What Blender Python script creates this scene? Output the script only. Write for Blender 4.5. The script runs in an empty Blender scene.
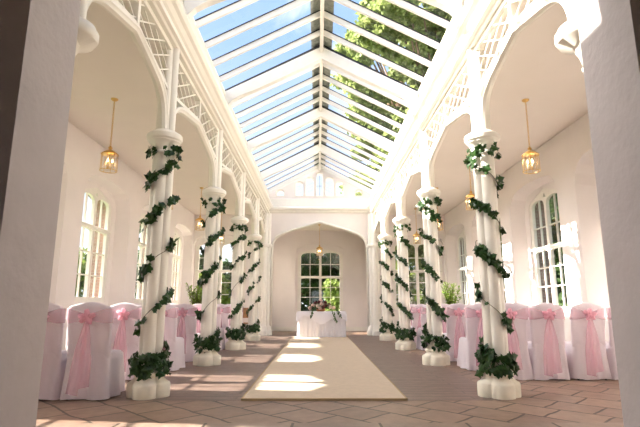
import bpy, math, random
from mathutils import Vector, Matrix
from mathutils.geometry import tessellate_polygon
PI = math.pi
C = bpy.context.scene.collection
R = random.Random(7)

# ------------------------------------------------------------------ materials
def new_mat(name):
    m = bpy.data.materials.new(name); m.use_nodes = True
    nt = m.node_tree; b = nt.nodes['Principled BSDF']
    return m, nt, b

def mat(name, col, rough=0.6, var=0.0, scale=6.0, bump=0.0, metal=0.0, bscale=None, spec=0.5):
    m, nt, b = new_mat(name)
    b.inputs['Base Color'].default_value = (*col, 1); b.inputs['Roughness'].default_value = rough
    b.inputs['Metallic'].default_value = metal; b.inputs['Specular IOR Level'].default_value = spec
    tc = nt.nodes.new('ShaderNodeTexCoord')
    if var > 0:
        n = nt.nodes.new('ShaderNodeTexNoise'); n.inputs['Scale'].default_value = scale; n.inputs['Detail'].default_value = 6
        nt.links.new(tc.outputs['Object'], n.inputs['Vector'])
        r = nt.nodes.new('ShaderNodeValToRGB')
        r.color_ramp.elements[0].position = 0.3; r.color_ramp.elements[1].position = 0.7
        r.color_ramp.elements[0].color = (*[c*(1-var) for c in col], 1)
        r.color_ramp.elements[1].color = (*[min(1, c*(1+var)) for c in col], 1)
        nt.links.new(n.outputs['Fac'], r.inputs['Fac']); nt.links.new(r.outputs['Color'], b.inputs['Base Color'])
    if bump > 0:
        n2 = nt.nodes.new('ShaderNodeTexNoise'); n2.inputs['Scale'].default_value = bscale or scale*4; n2.inputs['Detail'].default_value = 5
        nt.links.new(tc.outputs['Object'], n2.inputs['Vector'])
        bp = nt.nodes.new('ShaderNodeBump'); bp.inputs['Strength'].default_value = bump; bp.inputs['Distance'].default_value = 0.01
        nt.links.new(n2.outputs['Fac'], bp.inputs['Height']); nt.links.new(bp.outputs['Normal'], b.inputs['Normal'])
    return m

def cloth_mat(name, col, trans=0.3, alpha=1.0, rough=0.8):
    m, nt, b = new_mat(name)
    b.inputs['Base Color'].default_value = (*col, 1); b.inputs['Roughness'].default_value = rough
    b.inputs['Specular IOR Level'].default_value = 0.2
    out = nt.nodes['Material Output']
    t = nt.nodes.new('ShaderNodeBsdfTranslucent'); t.inputs['Color'].default_value = (*col, 1)
    mx = nt.nodes.new('ShaderNodeMixShader'); mx.inputs[0].default_value = trans
    nt.links.new(b.outputs[0], mx.inputs[1]); nt.links.new(t.outputs[0], mx.inputs[2])
    last = mx
    n = nt.nodes.new('ShaderNodeTexNoise'); n.inputs['Scale'].default_value = 9; n.inputs['Detail'].default_value = 4
    tc = nt.nodes.new('ShaderNodeTexCoord'); nt.links.new(tc.outputs['Object'], n.inputs['Vector'])
    bp = nt.nodes.new('ShaderNodeBump'); bp.inputs['Strength'].default_value = 0.35; bp.inputs['Distance'].default_value = 0.02
    nt.links.new(n.outputs['Fac'], bp.inputs['Height']); nt.links.new(bp.outputs['Normal'], b.inputs['Normal'])
    if alpha < 1:
        tr = nt.nodes.new('ShaderNodeBsdfTransparent'); m2 = nt.nodes.new('ShaderNodeMixShader'); m2.inputs[0].default_value = alpha
        nt.links.new(tr.outputs[0], m2.inputs[1]); nt.links.new(mx.outputs[0], m2.inputs[2]); last = m2
    nt.links.new(last.outputs[0], out.inputs['Surface'])
    return m

def glass_mat(name, tint=(0.97, 0.98, 0.98), gloss=0.05):
    m, nt, b = new_mat(name); nt.nodes.remove(b)
    out = nt.nodes['Material Output']
    tr = nt.nodes.new('ShaderNodeBsdfTransparent'); tr.inputs['Color'].default_value = (*tint, 1)
    gl = nt.nodes.new('ShaderNodeBsdfGlossy'); gl.inputs['Roughness'].default_value = 0.03
    mx = nt.nodes.new('ShaderNodeMixShader'); mx.inputs[0].default_value = gloss
    nt.links.new(tr.outputs[0], mx.inputs[1]); nt.links.new(gl.outputs[0], mx.inputs[2]); nt.links.new(mx.outputs[0], out.inputs['Surface'])
    return m

def leaf_mat(name, c1, c2, trans=0.35, scale=3.0, rough=0.55):
    m, nt, b = new_mat(name)
    b.inputs['Roughness'].default_value = rough; b.inputs['Specular IOR Level'].default_value = 0.3
    tc = nt.nodes.new('ShaderNodeTexCoord'); n = nt.nodes.new('ShaderNodeTexNoise')
    n.inputs['Scale'].default_value = scale; n.inputs['Detail'].default_value = 8; n.inputs['Roughness'].default_value = 0.7
    nt.links.new(tc.outputs['Object'], n.inputs['Vector'])
    r = nt.nodes.new('ShaderNodeValToRGB')
    r.color_ramp.elements[0].position = 0.35; r.color_ramp.elements[1].position = 0.65
    r.color_ramp.elements[0].color = (*c1, 1); r.color_ramp.elements[1].color = (*c2, 1)
    nt.links.new(n.outputs['Fac'], r.inputs['Fac']); nt.links.new(r.outputs['Color'], b.inputs['Base Color'])
    t = nt.nodes.new('ShaderNodeBsdfTranslucent'); nt.links.new(r.outputs['Color'], t.inputs['Color'])
    mx = nt.nodes.new('ShaderNodeMixShader'); mx.inputs[0].default_value = trans
    nt.links.new(b.outputs[0], mx.inputs[1]); nt.links.new(t.outputs[0], mx.inputs[2])
    nt.links.new(mx.outputs[0], nt.nodes['Material Output'].inputs['Surface'])
    return m

def emit_mat(name, col, s):
    m, nt, b = new_mat(name)
    b.inputs['Base Color'].default_value = (*col, 1)
    b.inputs['Emission Color'].default_value = (*col, 1); b.inputs['Emission Strength'].default_value = s
    return m

def flags_mat(name, w, h, rot, c1, c2, mortar, dist=0.09, offx=0.0, offy=0.0):
    m, nt, b = new_mat(name)
    tc = nt.nodes.new('ShaderNodeTexCoord')
    n = nt.nodes.new('ShaderNodeTexNoise'); n.inputs['Scale'].default_value = 2.2; n.inputs['Detail'].default_value = 3
    nt.links.new(tc.outputs['Object'], n.inputs['Vector'])
    sub = nt.nodes.new('ShaderNodeVectorMath'); sub.operation = 'MULTIPLY_ADD'
    sub.inputs[1].default_value = (dist, dist, 0); nt.links.new(n.outputs['Color'], sub.inputs[0]); nt.links.new(tc.outputs['Object'], sub.inputs[2])
    mp = nt.nodes.new('ShaderNodeMapping'); mp.inputs['Rotation'].default_value = (0, 0, rot); mp.inputs['Location'].default_value = (offx, offy, 0)
    nt.links.new(sub.outputs[0], mp.inputs['Vector'])
    br = nt.nodes.new('ShaderNodeTexBrick'); br.offset = 0.37; br.inputs['Scale'].default_value = 1.0
    br.inputs['Brick Width'].default_value = w; br.inputs['Row Height'].default_value = h
    br.inputs['Mortar Size'].default_value = 0.014; br.inputs['Mortar Smooth'].default_value = 0.3; br.inputs['Bias'].default_value = 0
    br.inputs['Color1'].default_value = (*c1, 1); br.inputs['Color2'].default_value = (*c2, 1); br.inputs['Mortar'].default_value = (*mortar, 1)
    nt.links.new(mp.outputs['Vector'], br.inputs['Vector'])
    n2 = nt.nodes.new('ShaderNodeTexNoise'); n2.inputs['Scale'].default_value = 7; n2.inputs['Detail'].default_value = 8; n2.inputs['Roughness'].default_value = 0.65
    nt.links.new(tc.outputs['Object'], n2.inputs['Vector'])
    r = nt.nodes.new('ShaderNodeValToRGB'); r.color_ramp.elements[0].position = 0.3; r.color_ramp.elements[1].position = 0.7
    r.color_ramp.elements[0].color = (0.72, 0.70, 0.70, 1); r.color_ramp.elements[1].color = (1.15, 1.12, 1.1, 1)
    nt.links.new(n2.outputs['Fac'], r.inputs['Fac'])
    mu = nt.nodes.new('ShaderNodeMix'); mu.data_type = 'RGBA'; mu.blend_type = 'MULTIPLY'; mu.inputs[0].default_value = 1
    nt.links.new(br.outputs['Color'], mu.inputs[6]); nt.links.new(r.outputs['Color'], mu.inputs[7])
    nt.links.new(mu.outputs[2], b.inputs['Base Color'])
    b.inputs['Roughness'].default_value = 0.42
    inv = nt.nodes.new('ShaderNodeMath'); inv.operation = 'MULTIPLY_ADD'; inv.inputs[1].default_value = -1; inv.inputs[2].default_value = 1
    nt.links.new(br.outputs['Fac'], inv.inputs[0])
    ad = nt.nodes.new('ShaderNodeMath'); ad.operation = 'MULTIPLY_ADD'; ad.inputs[1].default_value = 0.5
    nt.links.new(n2.outputs['Fac'], ad.inputs[0]); nt.links.new(inv.outputs[0], ad.inputs[2])
    bp = nt.nodes.new('ShaderNodeBump'); bp.inputs['Strength'].default_value = 0.5; bp.inputs['Distance'].default_value = 0.008
    nt.links.new(ad.outputs[0], bp.inputs['Height']); nt.links.new(bp.outputs['Normal'], b.inputs['Normal'])
    return m

def brick_mat(name):
    m, nt, b = new_mat(name)
    tc = nt.nodes.new('ShaderNodeTexCoord')
    sp = nt.nodes.new('ShaderNodeSeparateXYZ'); nt.links.new(tc.outputs['Object'], sp.inputs[0])
    ad = nt.nodes.new('ShaderNodeMath'); ad.operation = 'ADD'; nt.links.new(sp.outputs[0], ad.inputs[0]); nt.links.new(sp.outputs[1], ad.inputs[1])
    cb = nt.nodes.new('ShaderNodeCombineXYZ'); nt.links.new(ad.outputs[0], cb.inputs[0]); nt.links.new(sp.outputs[2], cb.inputs[1])
    br = nt.nodes.new('ShaderNodeTexBrick'); br.inputs['Scale'].default_value = 1
    br.inputs['Brick Width'].default_value = 0.22; br.inputs['Row Height'].default_value = 0.075; br.inputs['Mortar Size'].default_value = 0.006
    br.inputs['Color1'].default_value = (0.28, 0.16, 0.12, 1); br.inputs['Color2'].default_value = (0.22, 0.13, 0.10, 1); br.inputs['Mortar'].default_value = (0.32, 0.27, 0.23, 1)
    nt.links.new(cb.outputs[0], br.inputs['Vector']); nt.links.new(br.outputs['Color'], b.inputs['Base Color']); b.inputs['Roughness'].default_value = 0.85
    return m

M = {}
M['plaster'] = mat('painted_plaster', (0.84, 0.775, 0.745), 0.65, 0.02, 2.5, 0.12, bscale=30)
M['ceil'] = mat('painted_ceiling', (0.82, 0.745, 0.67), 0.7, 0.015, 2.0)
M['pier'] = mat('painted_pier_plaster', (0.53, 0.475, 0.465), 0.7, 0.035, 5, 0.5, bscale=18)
M['iron'] = mat('cream_painted_ironwork', (0.88, 0.835, 0.74), 0.4, 0.015, 8)
M['stonebase'] = mat('cream_painted_stone', (0.84, 0.78, 0.64), 0.6, 0.05, 12, 0.3, bscale=40)
M['wood_white'] = mat('white_painted_timber', (0.85, 0.81, 0.74), 0.5, 0.03, 10)
M['seal'] = mat('dark_glazing_seal', (0.03, 0.03, 0.035), 0.6)
M['lead'] = mat('weathered_lead_flashing', (0.30, 0.31, 0.26), 0.6, 0.3, 14)
M['glass'] = glass_mat('window_glass')
M['roofglass'] = glass_mat('roof_glass', (0.95, 0.97, 0.98), 0.04)
M['lampglass'] = glass_mat('lantern_glass', (0.985, 0.98, 0.96), 0.10)
M['brass'] = mat('polished_brass', (0.72, 0.47, 0.17), 0.3, metal=0.9)
M['bulb'] = emit_mat('warm_bulb', (1.0, 0.62, 0.25), 8)
M['candle'] = mat('ivory_candle_tube', (0.9, 0.8, 0.6), 0.5)
M['flags'] = flags_mat('diagonal_stone_flags', 0.46, 0.43, PI/4, (0.215, 0.138, 0.098), (0.31, 0.21, 0.15), (0.045, 0.03, 0.022))
M['flags2'] = flags_mat('straight_stone_flags', 0.75, 0.5, 0.0, (0.25, 0.18, 0.135), (0.30, 0.22, 0.17), (0.05, 0.035, 0.025), 0.02)
M['brownfloor'] = flags_mat('brown_boards', 2.6, 0.16, 0.0, (0.18, 0.122, 0.098), (0.215, 0.15, 0.122), (0.13, 0.095, 0.08), 0.01)
M['carpet'] = mat('cream_carpet_pile', (0.58, 0.465, 0.34), 0.95, 0.05, 14, 0.5, bscale=160)
M['carpet_edge'] = mat('carpet_binding', (0.42, 0.31, 0.17), 0.9)
M['cover'] = cloth_mat('white_chair_cover', (0.86, 0.785, 0.825), 0.28)
M['tablecloth'] = cloth_mat('white_tablecloth', (0.93, 0.90, 0.95), 0.15)
M['sash'] = cloth_mat('pink_organza', (0.95, 0.56, 0.66), 0.45, 0.48)
M['bow'] = cloth_mat('pink_organza_folded', (0.97, 0.58, 0.68), 0.4, 0.8)
M['band'] = cloth_mat('pink_organza_sheer', (0.95, 0.60, 0.70), 0.45, 0.33)
M['darkleg'] = mat('dark_chair_foot', (0.03, 0.02, 0.02), 0.5)
M['wood'] = mat('varnished_brown_wood', (0.36, 0.19, 0.08), 0.4, 0.2, 9)
M['ivy'] = leaf_mat('ivy_leaf', (0.012, 0.038, 0.010), (0.04, 0.095, 0.02), 0.15, 9, 0.35)
M['stem'] = mat('ivy_stem', (0.10, 0.08, 0.03), 0.8)
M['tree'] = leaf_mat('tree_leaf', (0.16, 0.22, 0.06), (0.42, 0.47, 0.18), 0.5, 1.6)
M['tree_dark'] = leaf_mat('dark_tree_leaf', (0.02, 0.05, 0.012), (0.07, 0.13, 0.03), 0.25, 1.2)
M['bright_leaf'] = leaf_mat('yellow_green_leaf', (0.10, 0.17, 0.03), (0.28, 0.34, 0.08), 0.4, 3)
M['pot_leaf'] = leaf_mat('glossy_pot_plant_leaf', (0.16, 0.30, 0.04), (0.42, 0.55, 0.12), 0.35, 6)
M['bark'] = mat('tree_bark', (0.22, 0.14, 0.08), 0.9, 0.3, 5, 0.6)
M['grass'] = mat('lawn_grass', (0.10, 0.19, 0.04), 0.95, 0.35, 1.5)
M['brick'] = brick_mat('red_brick')
M['pot'] = mat('terracotta_pot', (0.45, 0.2, 0.1), 0.8, 0.1, 8)
M['rose_pink'] = mat('blush_rose_petal', (0.80, 0.58, 0.50), 0.6)
M['rose_cream'] = mat('cream_rose_petal', (0.88, 0.75, 0.62), 0.6)
M['rose_dark'] = mat('burgundy_rose_petal', (0.14, 0.03, 0.03), 0.6)
M['foliage'] = leaf_mat('bouquet_foliage', (0.03, 0.08, 0.02), (0.12, 0.2, 0.07), 0.2, 14)

# ------------------------------------------------------------------ object helpers
def mesh_obj(name, verts, faces, m, parent=None, smooth=False, auto=None):
    me = bpy.data.meshes.new(name); me.from_pydata([tuple(v) for v in verts], [], faces); me.update()
    me.materials.append(m)
    if smooth:
        for p in me.polygons: p.use_smooth = True
        if auto is not None:
            try: me.set_sharp_from_angle(angle=math.radians(auto))
            except Exception: pass
    o = bpy.data.objects.new(name, me); C.objects.link(o)
    if parent is not None: o.parent = parent
    return o

def tag(o, label=None, cat=None, group=None, kind=None):
    if label: o['label'] = label
    if cat: o['category'] = cat
    if group: o['group'] = group
    if kind: o['kind'] = kind
    return o

def empty(name, loc=(0, 0, 0), rz=0):
    o = bpy.data.objects.new(name, None); o.empty_display_size = 0.1; C.objects.link(o)
    o.location = loc; o.rotation_euler = (0, 0, rz); return o

class MB:
    def __init__(s): s.v = []; s.f = []
    def add(s, v, f):
        b = len(s.v); s.v += [tuple(p) for p in v]; s.f += [tuple(i+b for i in q) for q in f]
    def box(s, x0, x1, y0, y1, z0, z1):
        s.add([(x0,y0,z0),(x1,y0,z0),(x1,y1,z0),(x0,y1,z0),(x0,y0,z1),(x1,y0,z1),(x1,y1,z1),(x0,y1,z1)],
              [(0,3,2,1),(4,5,6,7),(0,1,5,4),(1,2,6,5),(2,3,7,6),(3,0,4,7)])
    def bar(s, a, b, w, h, up=(0, 0, 1)):       # rectangular bar from a to b: w across, h along up
        a = Vector(a); b = Vector(b); d = (b-a).normalized(); u = Vector(up); sd = d.cross(u).normalized(); u = sd.cross(d).normalized()
        vs = []
        for p in (a, b):
            for i, j in ((-1,-1),(1,-1),(1,1),(-1,1)): vs.append(p + sd*(w/2*i) + u*(h/2*j))
        s.add(vs, [(0,1,2,3),(7,6,5,4),(0,4,5,1),(1,5,6,2),(2,6,7,3),(3,7,4,0)])
    def tube(s, pts, r, n=8, closed=False):
        pts = [Vector(p) for p in pts]; rs = r if isinstance(r, (list, tuple)) else [r]*len(pts)
        b = len(s.v); prev = None
        for i, p in enumerate(pts):
            if closed: d = (pts[(i+1) % len(pts)] - pts[i-1]).normalized()
            else: d = (pts[min(i+1, len(pts)-1)] - pts[max(i-1, 0)]).normalized()
            if prev is None:
                u = d.cross(Vector((0.13, 0.31, 0.94)));
                if u.length < 0.1: u = d.cross(Vector((1, 0, 0)))
                u.normalize()
            else: u = (prev - d*prev.dot(d)).normalized()
            prev = u; w = d.cross(u)
            for k in range(n):
                a = 2*PI*k/n; s.v.append(tuple(p + (u*math.cos(a) + w*math.sin(a))*rs[i]))
        m = len(pts)
        for i in range(m if closed else m-1):
            for k in range(n):
                i2 = (i+1) % m
                s.f.append((b+i*n+k, b+i*n+(k+1) % n, b+i2*n+(k+1) % n, b+i2*n+k))
        if not closed:
            s.f.append(tuple(b+k for k in range(n))[::-1]); s.f.append(tuple(b+(m-1)*n+k for k in range(n)))
    def lathe(s, prof, n=24, c=(0, 0, 0)):
        b = len(s.v)
        for r, z in prof:
            for k in range(n):
                a = 2*PI*k/n; s.v.append((c[0]+r*math.cos(a), c[1]+r*math.sin(a), c[2]+z))
        for i in range(len(prof)-1):
            for k in range(n): s.f.append((b+i*n+k, b+i*n+(k+1) % n, b+(i+1)*n+(k+1) % n, b+(i+1)*n+k))
        s.f.append(tuple(b+k for k in range(n))[::-1]); s.f.append(tuple(b+(len(prof)-1)*n+k for k in range(n)))
    def loft(s, rings, cap=True):
        b = len(s.v); n = len(rings[0])
        for r in rings: s.v += [tuple(p) for p in r]
        for i in range(len(rings)-1):
            for k in range(n): s.f.append((b+i*n+k, b+i*n+(k+1) % n, b+(i+1)*n+(k+1) % n, b+(i+1)*n+k))
        if cap:
            s.f.append(tuple(b+k for k in range(n))[::-1]); s.f.append(tuple(b+(len(rings)-1)*n+k for k in range(n)))
    def plate(s, outer, holes, w0, w1, P, holes_back=None):
        """2-D outline with holes, given thickness between w0 and w1; P maps (u, v, w) to the world."""
        hb = holes_back or holes
        loops0 = [outer] + list(holes); loops1 = [outer] + list(hb)
        for loops, w, flip in ((loops0, w0, False), (loops1, w1, True)):
            flat = [p for l in loops for p in l]
            tris = tessellate_polygon([[Vector((p[0], p[1], 0)) for p in l] for l in loops])
            s.add([P(p[0], p[1], w) for p in flat], [tuple(t) if not flip else tuple(t)[::-1] for t in tris])
        for l0, l1 in zip(loops0, loops1):
            n = len(l0)
            s.add([P(p[0], p[1], w0) for p in l0] + [P(p[0], p[1], w1) for p in l1],
                  [(k, (k+1) % n, n+(k+1) % n, n+k) for k in range(n)])
    def build(s, name, m, parent=None, smooth=False, auto=None):
        return mesh_obj(name, s.v, s.f, m, parent, smooth, auto)

def fix_normals(o):
    import bmesh
    bm = bmesh.new(); bm.from_mesh(o.data); bmesh.ops.remove_doubles(bm, verts=bm.verts, dist=1e-5)
    bmesh.ops.recalc_face_normals(bm, faces=bm.faces); bm.to_mesh(o.data); bm.free(); return o

def mirror_pts(half):        # half outline from (u,v) right side bottom to top centre -> full closed loop
    right = list(half); left = [(-u, v) for u, v in reversed(right) if u > 1e-6]
    return right + left
def shift(l, du, dv=0): return [(u+du, v+dv) for u, v in l]

# ------------------------------------------------------------------ dimensions (metres, floor z = 0, nave runs along +Y)
WC = 1.975                       # arcade centre line from the axis
COLY = [3.30, 5.63, 8.52, 11.41, 14.30]
ENDY = 16.9
WX = 4.52                        # inner face of the aisle walls
CEIL = 4.22
BEAM = 4.24
EX, EZ, RZ = 1.86, 5.06, 6.02    # eave and ridge of the glass roof
BAYS = [4.20, 7.08, 9.97, 12.86, 15.72]

# ------------------------------------------------------------------ setting: floors
f = MB(); f.box(-5.3, 5.3, -3.2, 4.39, -0.2, 0.0); tag(f.build('floor', M['flags2']), kind='structure')
f = MB(); f.box(-5.3, 5.3, 4.39, 5.37, -0.2, 0.0); f.box(-5.3, -2.25, 5.37, 20.0, -0.2, 0.0); f.box(2.02, 5.3, 5.37, 20.0, -0.2, 0.0)
f.box(-2.25, 2.02, 17.0, 20.0, -0.2, 0)
tag(f.build('floor', M['flags']), kind='structure')
f = MB(); f.box(-2.25, 2.02, 5.37, 17.0, -0.2, 0.001); tag(f.build('floor', M['brownfloor']), kind='structure')
f = MB(); f.box(-5, 5, -14, -3.4, -0.2, -0.01); tag(f.build('floor', M['flags2']), kind='structure')  # unseen paving outside, added to keep green lawn bounce off the front wall
f = MB(); f.box(-90, 90, -30, 120, -0.45, -0.22); tag(f.build('lawn', M['grass']), 'green lawn outside the building beyond the windows', 'grass', kind='stuff')

# ------------------------------------------------------------------ windows
def arch_light(u0, u1, v0, v1, rise=0.1, n=8):
    """opening with a flattened tudor head"""
    w = (u1-u0)/2; c = (u0+u1)/2
    pts = [(u0, v0), (u1, v0)]
    for k in range(n+1):
        t = k/n; a = t*PI
        x = c + w*math.cos(a); pts.append((x, v1-rise + rise*(math.sin(a)**0.7 if 0 < t < 1 else 0)))
    return pts

def make_window(name, P, uc, gh, sill, transom, top, bars_low, bars_up, dx=1.0, shoulder=0.27, fo=0.13):
    """two-light transomed window in the plane P(u, v, w); returns the outline of its frame for the wall hole."""
    root = empty(name, P(uc, sill, 0)); tag(root, kind='structure')
    inv = Vector(P(uc, sill, 0))
    Q = lambda u, v, w: tuple(Vector(P(u, v, w)) - inv)
    oh = gh + fo
    outer = shift(mirror_pts([(oh, sill-0.1), (oh, top-shoulder), (oh*0.93, top-shoulder*0.62), (oh*0.80, top-shoulder*0.4), (oh*0.45, top-shoulder*0.08), (0, top+0.08)]), uc)
    m = 0.05; holes = []
    for s in (-1, 1):
        a, b = sorted((s*m, s*gh))
        holes.append(shift(arch_light(a, b, sill, transom-0.045, 0.04), uc))
        holes.append(shift(arch_light(a, b, transom+0.045, top-0.13, 0.16), uc))
    holes.append(shift([(-0.06, top-0.12), (0.06, top-0.12), (0, top-0.02)], uc))
    mb = MB(); mb.plate(outer, holes, -0.025, 0.045, Q); fr = fix_normals(mb.build('window_frame', M['wood_white'], root))
    mb = MB()
    for s in (-1, 1):
        uu = uc + s*(m+gh)/2
        for (z0, z1) in ((sill, transom-0.04), (transom+0.04, top-0.12)):
            mb.add([Q(uu+a, z, w) for z in (z0, z1) for a, w in ((-.012, -.02), (.012, -.02), (.012, .02), (-.012, .02))],
                   [(0,1,2,3),(4,7,6,5),(0,4,5,1),(1,5,6,2),(2,6,7,3),(3,7,4,0)])
        for z in bars_low + bars_up:
            a, b = sorted((uc+s*m, uc+s*gh))
            mb.add([Q(u, z+q, w) for u in (a, b) for q, w in ((-.012, -.02), (.012, -.02), (.012, .02), (-.012, .02))],
                   [(0,1,2,3),(4,7,6,5),(0,4,5,1),(1,5,6,2),(2,6,7,3),(3,7,4,0)])
    fix_normals(mb.build('glazing_bars', M['wood_white'], root))
    g = MB(); g.plate(shift(mirror_pts([(gh+.02, sill-.02), (gh+.02, top-.2), (gh*.7, top-.1), (0, top-.02)]), uc), [], 0.0, 0.004, Q)
    g.build('glass_pane', M['glass'], root)
    # projecting transom moulding and sill
    t = MB()
    t.add([Q(u, z, w) for u in (uc-oh+.02, uc+oh-.02) for z, w in ((transom-.035, .05), (transom-.01, .085), (transom+.03, .085), (transom+.045, .05))],
          [(0,1,2,3),(7,6,5,4),(0,4,5,1),(1,5,6,2),(2,6,7,3),(3,7,4,0)])
    fix_normals(t.build('transom_moulding', M['wood_white'], root))
    return outer

nwin = [0]
def wname(): nwin[0] += 1; return 'window_%d' % nwin[0]

def recess(c, h, z0, z1):
    return shift(mirror_pts([(h, z0), (h, z1-0.5), (h*0.97, z1-0.32), (h*0.88, z1-0.17), (h*0.70, z1-0.07), (h*0.35, z1-0.02), (0, z1)]), c)

for side in (-1, 1):
    s = side
    # P: u = along Y, v = height, w = towards the room
    P = lambda u, v, w, s=s: (s*(4.86 - w), u, v)
    outs = []
    for k, c in enumerate(BAYS):
        if s < 0: o = make_window(wname(), P, c, 0.64, 1.17, 2.62, 3.42, [1.62, 2.10], [])
        else: o = make_window(wname(), P, c, 0.64, 0.98, 2.21, 3.42, [1.40, 1.80], [2.68])
        outs.append(o)
    nm = 'wall_left' if s < 0 else 'wall_right'
    Y0, Y1 = 2.86, 17.2
    rect = [(Y0, -0.1), (Y1, -0.1), (Y1, 4.5), (Y0, 4.5)]
    # inner plaster with splayed recesses
    mb = MB()
    fr = [recess(c, 1.12, 0.80, 3.63) for c in BAYS]
    bk = [recess(c, 0.98, 0.88, 3.56) for c in BAYS]
    mb.plate(rect, fr, 0.34, 0.06, P, bk)
    tag(fix_normals(mb.build(nm, M['plaster'])), kind='structure')
    mb = MB(); mb.plate(rect, outs, 0.06, -0.03, P); tag(fix_normals(mb.build(nm, M['plaster'])), kind='structure')
    mb = MB(); mb.plate(rect, [[((u-c)*1.0+c, v) for u, v in o] for o, c in zip(outs, BAYS)], -0.03, -0.32, P)
    tag(fix_normals(mb.build(nm, M['brick'])), kind='structure')
    # skirting
    b = MB(); b.box(*sorted((s*(WX-0.025), s*(WX+0.01))), 2.86, 16.9, 0, 0.16)
    tag(b.build('baseboard_left' if s < 0 else 'baseboard_right', M['wood_white']), kind='structure')

# ------------------------------------------------------------------ end wall with the chancel arch, aisle windows, gable lights
Pe = lambda u, v, w: (u, ENDY - w, v)
AX = 0.0
outer = [(5.2, -0.1), (5.2, 4.5), (1.95, 4.5), (1.95, EZ-0.02), (0, RZ-0.01), (-1.95, EZ-0.02), (-1.95, 4.5), (-5.2, 4.5), (-5.2, -0.1),
         (-1.70, -0.1), (-1.70, 3.05), (-1.66, 3.24), (-1.56, 3.40), (-1.38, 3.52), (-1.05, 3.65), (0, 3.97),
         (1.05, 3.65), (1.38, 3.52), (1.56, 3.40), (1.66, 3.24), (1.70, 3.05), (1.70, -0.1)]
PeW = lambda u, v, w: (u, ENDY + 0.22 - w, v)
holes = []
for cx in (-3.55, 3.5):
    o = make_window(wname(), PeW, cx, 0.78, 0.95, 2.21, 3.32, [1.38, 1.80], [2.68], fo=0.12)
    holes.append(o)
lights = [(0, .115, 5.81), (.365, .14, 5.63), (-.365, .14, 5.63), (.74, .14, 5.46), (-.74, .14, 5.46), (1.44, .14, 5.16), (-1.44, .14, 5.16)]
gl = []
for cx, h, top in lights:
    l = arch_light(cx-h, cx+h, 4.93, top, 0.11); gl.append(l)
frh = [shift(arch_light(-0.95, 0.95, 0.8, 3.5, 0.35), c) for c in (-3.55, 3.5)]
mb = MB(); mb.plate(outer, frh + gl, 0.0, -0.16, Pe)
tag(fix_normals(mb.build('wall_end', M['plaster'])), kind='structure')
mb = MB(); mb.plate(outer, holes + gl, -0.16, -0.34, Pe)
tag(fix_normals(mb.build('wall_end', M['plaster'])), kind='structure')
gw = empty(wname(), (0, ENDY+0.17, 4.93)); tag(gw, kind='structure')
g = MB(); g.plate([(-1.7, -.05), (1.7, -.05), (1.7, .22), (0.9, .58), (0, .95), (-.9, .58), (-1.7, .22)], [], 0, 0.004, lambda u, v, w: (u, w, v))
g.build('glass_pane', M['glass'], gw)
fb = MB()
for cx, h, top in lights:
    l = arch_light(cx-h, cx+h, 4.93, top, 0.11); lo = arch_light(cx-h-.03, cx+h+.03, 4.90, top+.03, 0.12)
    fb.plate([(u, v-4.93) for u, v in lo], [[(u, v-4.93) for u, v in l]], -0.20, -0.10, lambda u, v, w: (u, w, v))
fix_normals(fb.build('window_frame', M['wood_white'], gw))
cb = MB()
cb.box(-.006, .006, -.02, .0, 0, .86); cb.box(-.115, .115, -.02, 0, .40, .415)
cb.build('glazing_bars', M['lead'], gw)
# chancel arch moulding (roll) and cornice across the end wall
archpts = [(1.70, 0.0), (1.70, 3.05), (1.66, 3.24), (1.56, 3.40), (1.38, 3.52), (1.05, 3.65), (0, 3.97)]
full = archpts + [(-u, v) for u, v in reversed(archpts[:-1])]
mb = MB(); mb.tube([(u, ENDY-0.01, v) for u, v in full], 0.045, 10)
tag(mb.build('trim_1', M['wood_white'], smooth=True), kind='structure')
mb = MB()
prof = [(0, 4.28), (0.05, 4.30), (0.08, 4.36), (0.15, 4.40), (0.17, 4.46), (0.12, 4.49), (0.05, 4.52), (0.04, 4.80), (0, 4.82)]
mb.loft([[(-1.90, ENDY-w, v) for w, v in prof], [(1.90, ENDY-w, v) for w, v in prof]])
tag(fix_normals(mb.build('trim_2', M['wood_white'])), kind='structure')

# niche behind the arch
NY = 19.5
Pn = lambda u, v, w: (u, NY - w, v)
PnW = lambda u, v, w: (u, NY + 0.12 - w, v)
o = make_window(wname(), PnW, 0.04, 0.79, 0.78, 2.14, 3.27, [1.33, 1.72], [2.66], fo=0.14)
mb = MB(); mb.plate([(-2.3, -.1), (2.3, -.1), (2.3, 4.3), (-2.3, 4.3)], [shift(arch_light(-1.0, 1.0, 0.62, 3.48, 0.33), 0.04)], 0, -0.08, Pn)
tag(fix_normals(mb.build('wall_niche_back', M['plaster'])), kind='structure')
mb = MB(); mb.plate([(-2.3, -.1), (2.3, -.1), (2.3, 4.3), (-2.3, 4.3)], [o], -0.08, -0.3, Pn)
tag(fix_normals(mb.build('wall_niche_back', M['plaster'])), kind='structure')
for s in (-1, 1):
    Ps = lambda u, v, w, s=s: (s*(2.12 - w), u, v)
    o = make_window(wname(), Ps, 18.38, 0.62, 0.95, 2.14, 3.27, [1.33, 1.72], [2.66], fo=0.12)
    rc = [(17.24, -.1), (NY, -.1), (NY, 4.3), (17.24, 4.3)]
    b = MB(); b.plate(rc, [o], .12, -.18, Ps)
    tag(fix_normals(b.build('wall_niche_left' if s < 0 else 'wall_niche_right', M['plaster'])), kind='structure')
b = MB(); b.box(-2.3, 2.3, 17.24, 19.8, 4.05, 4.3); tag(b.build('ceiling', M['ceil']), kind='structure')
b = MB(); b.box(-2.0, 2.0, NY-.025, NY, 0, .16); tag(b.build('baseboard_niche', M['wood_white']), kind='structure')

# aisle ceilings
for s in (-1, 1):
    b = MB(); b.box(*sorted((s*1.98, s*5.18)), 2.86, 17.2, CEIL, CEIL+.2)
    tag(b.build('ceiling', M['ceil']), kind='structure')

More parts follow.
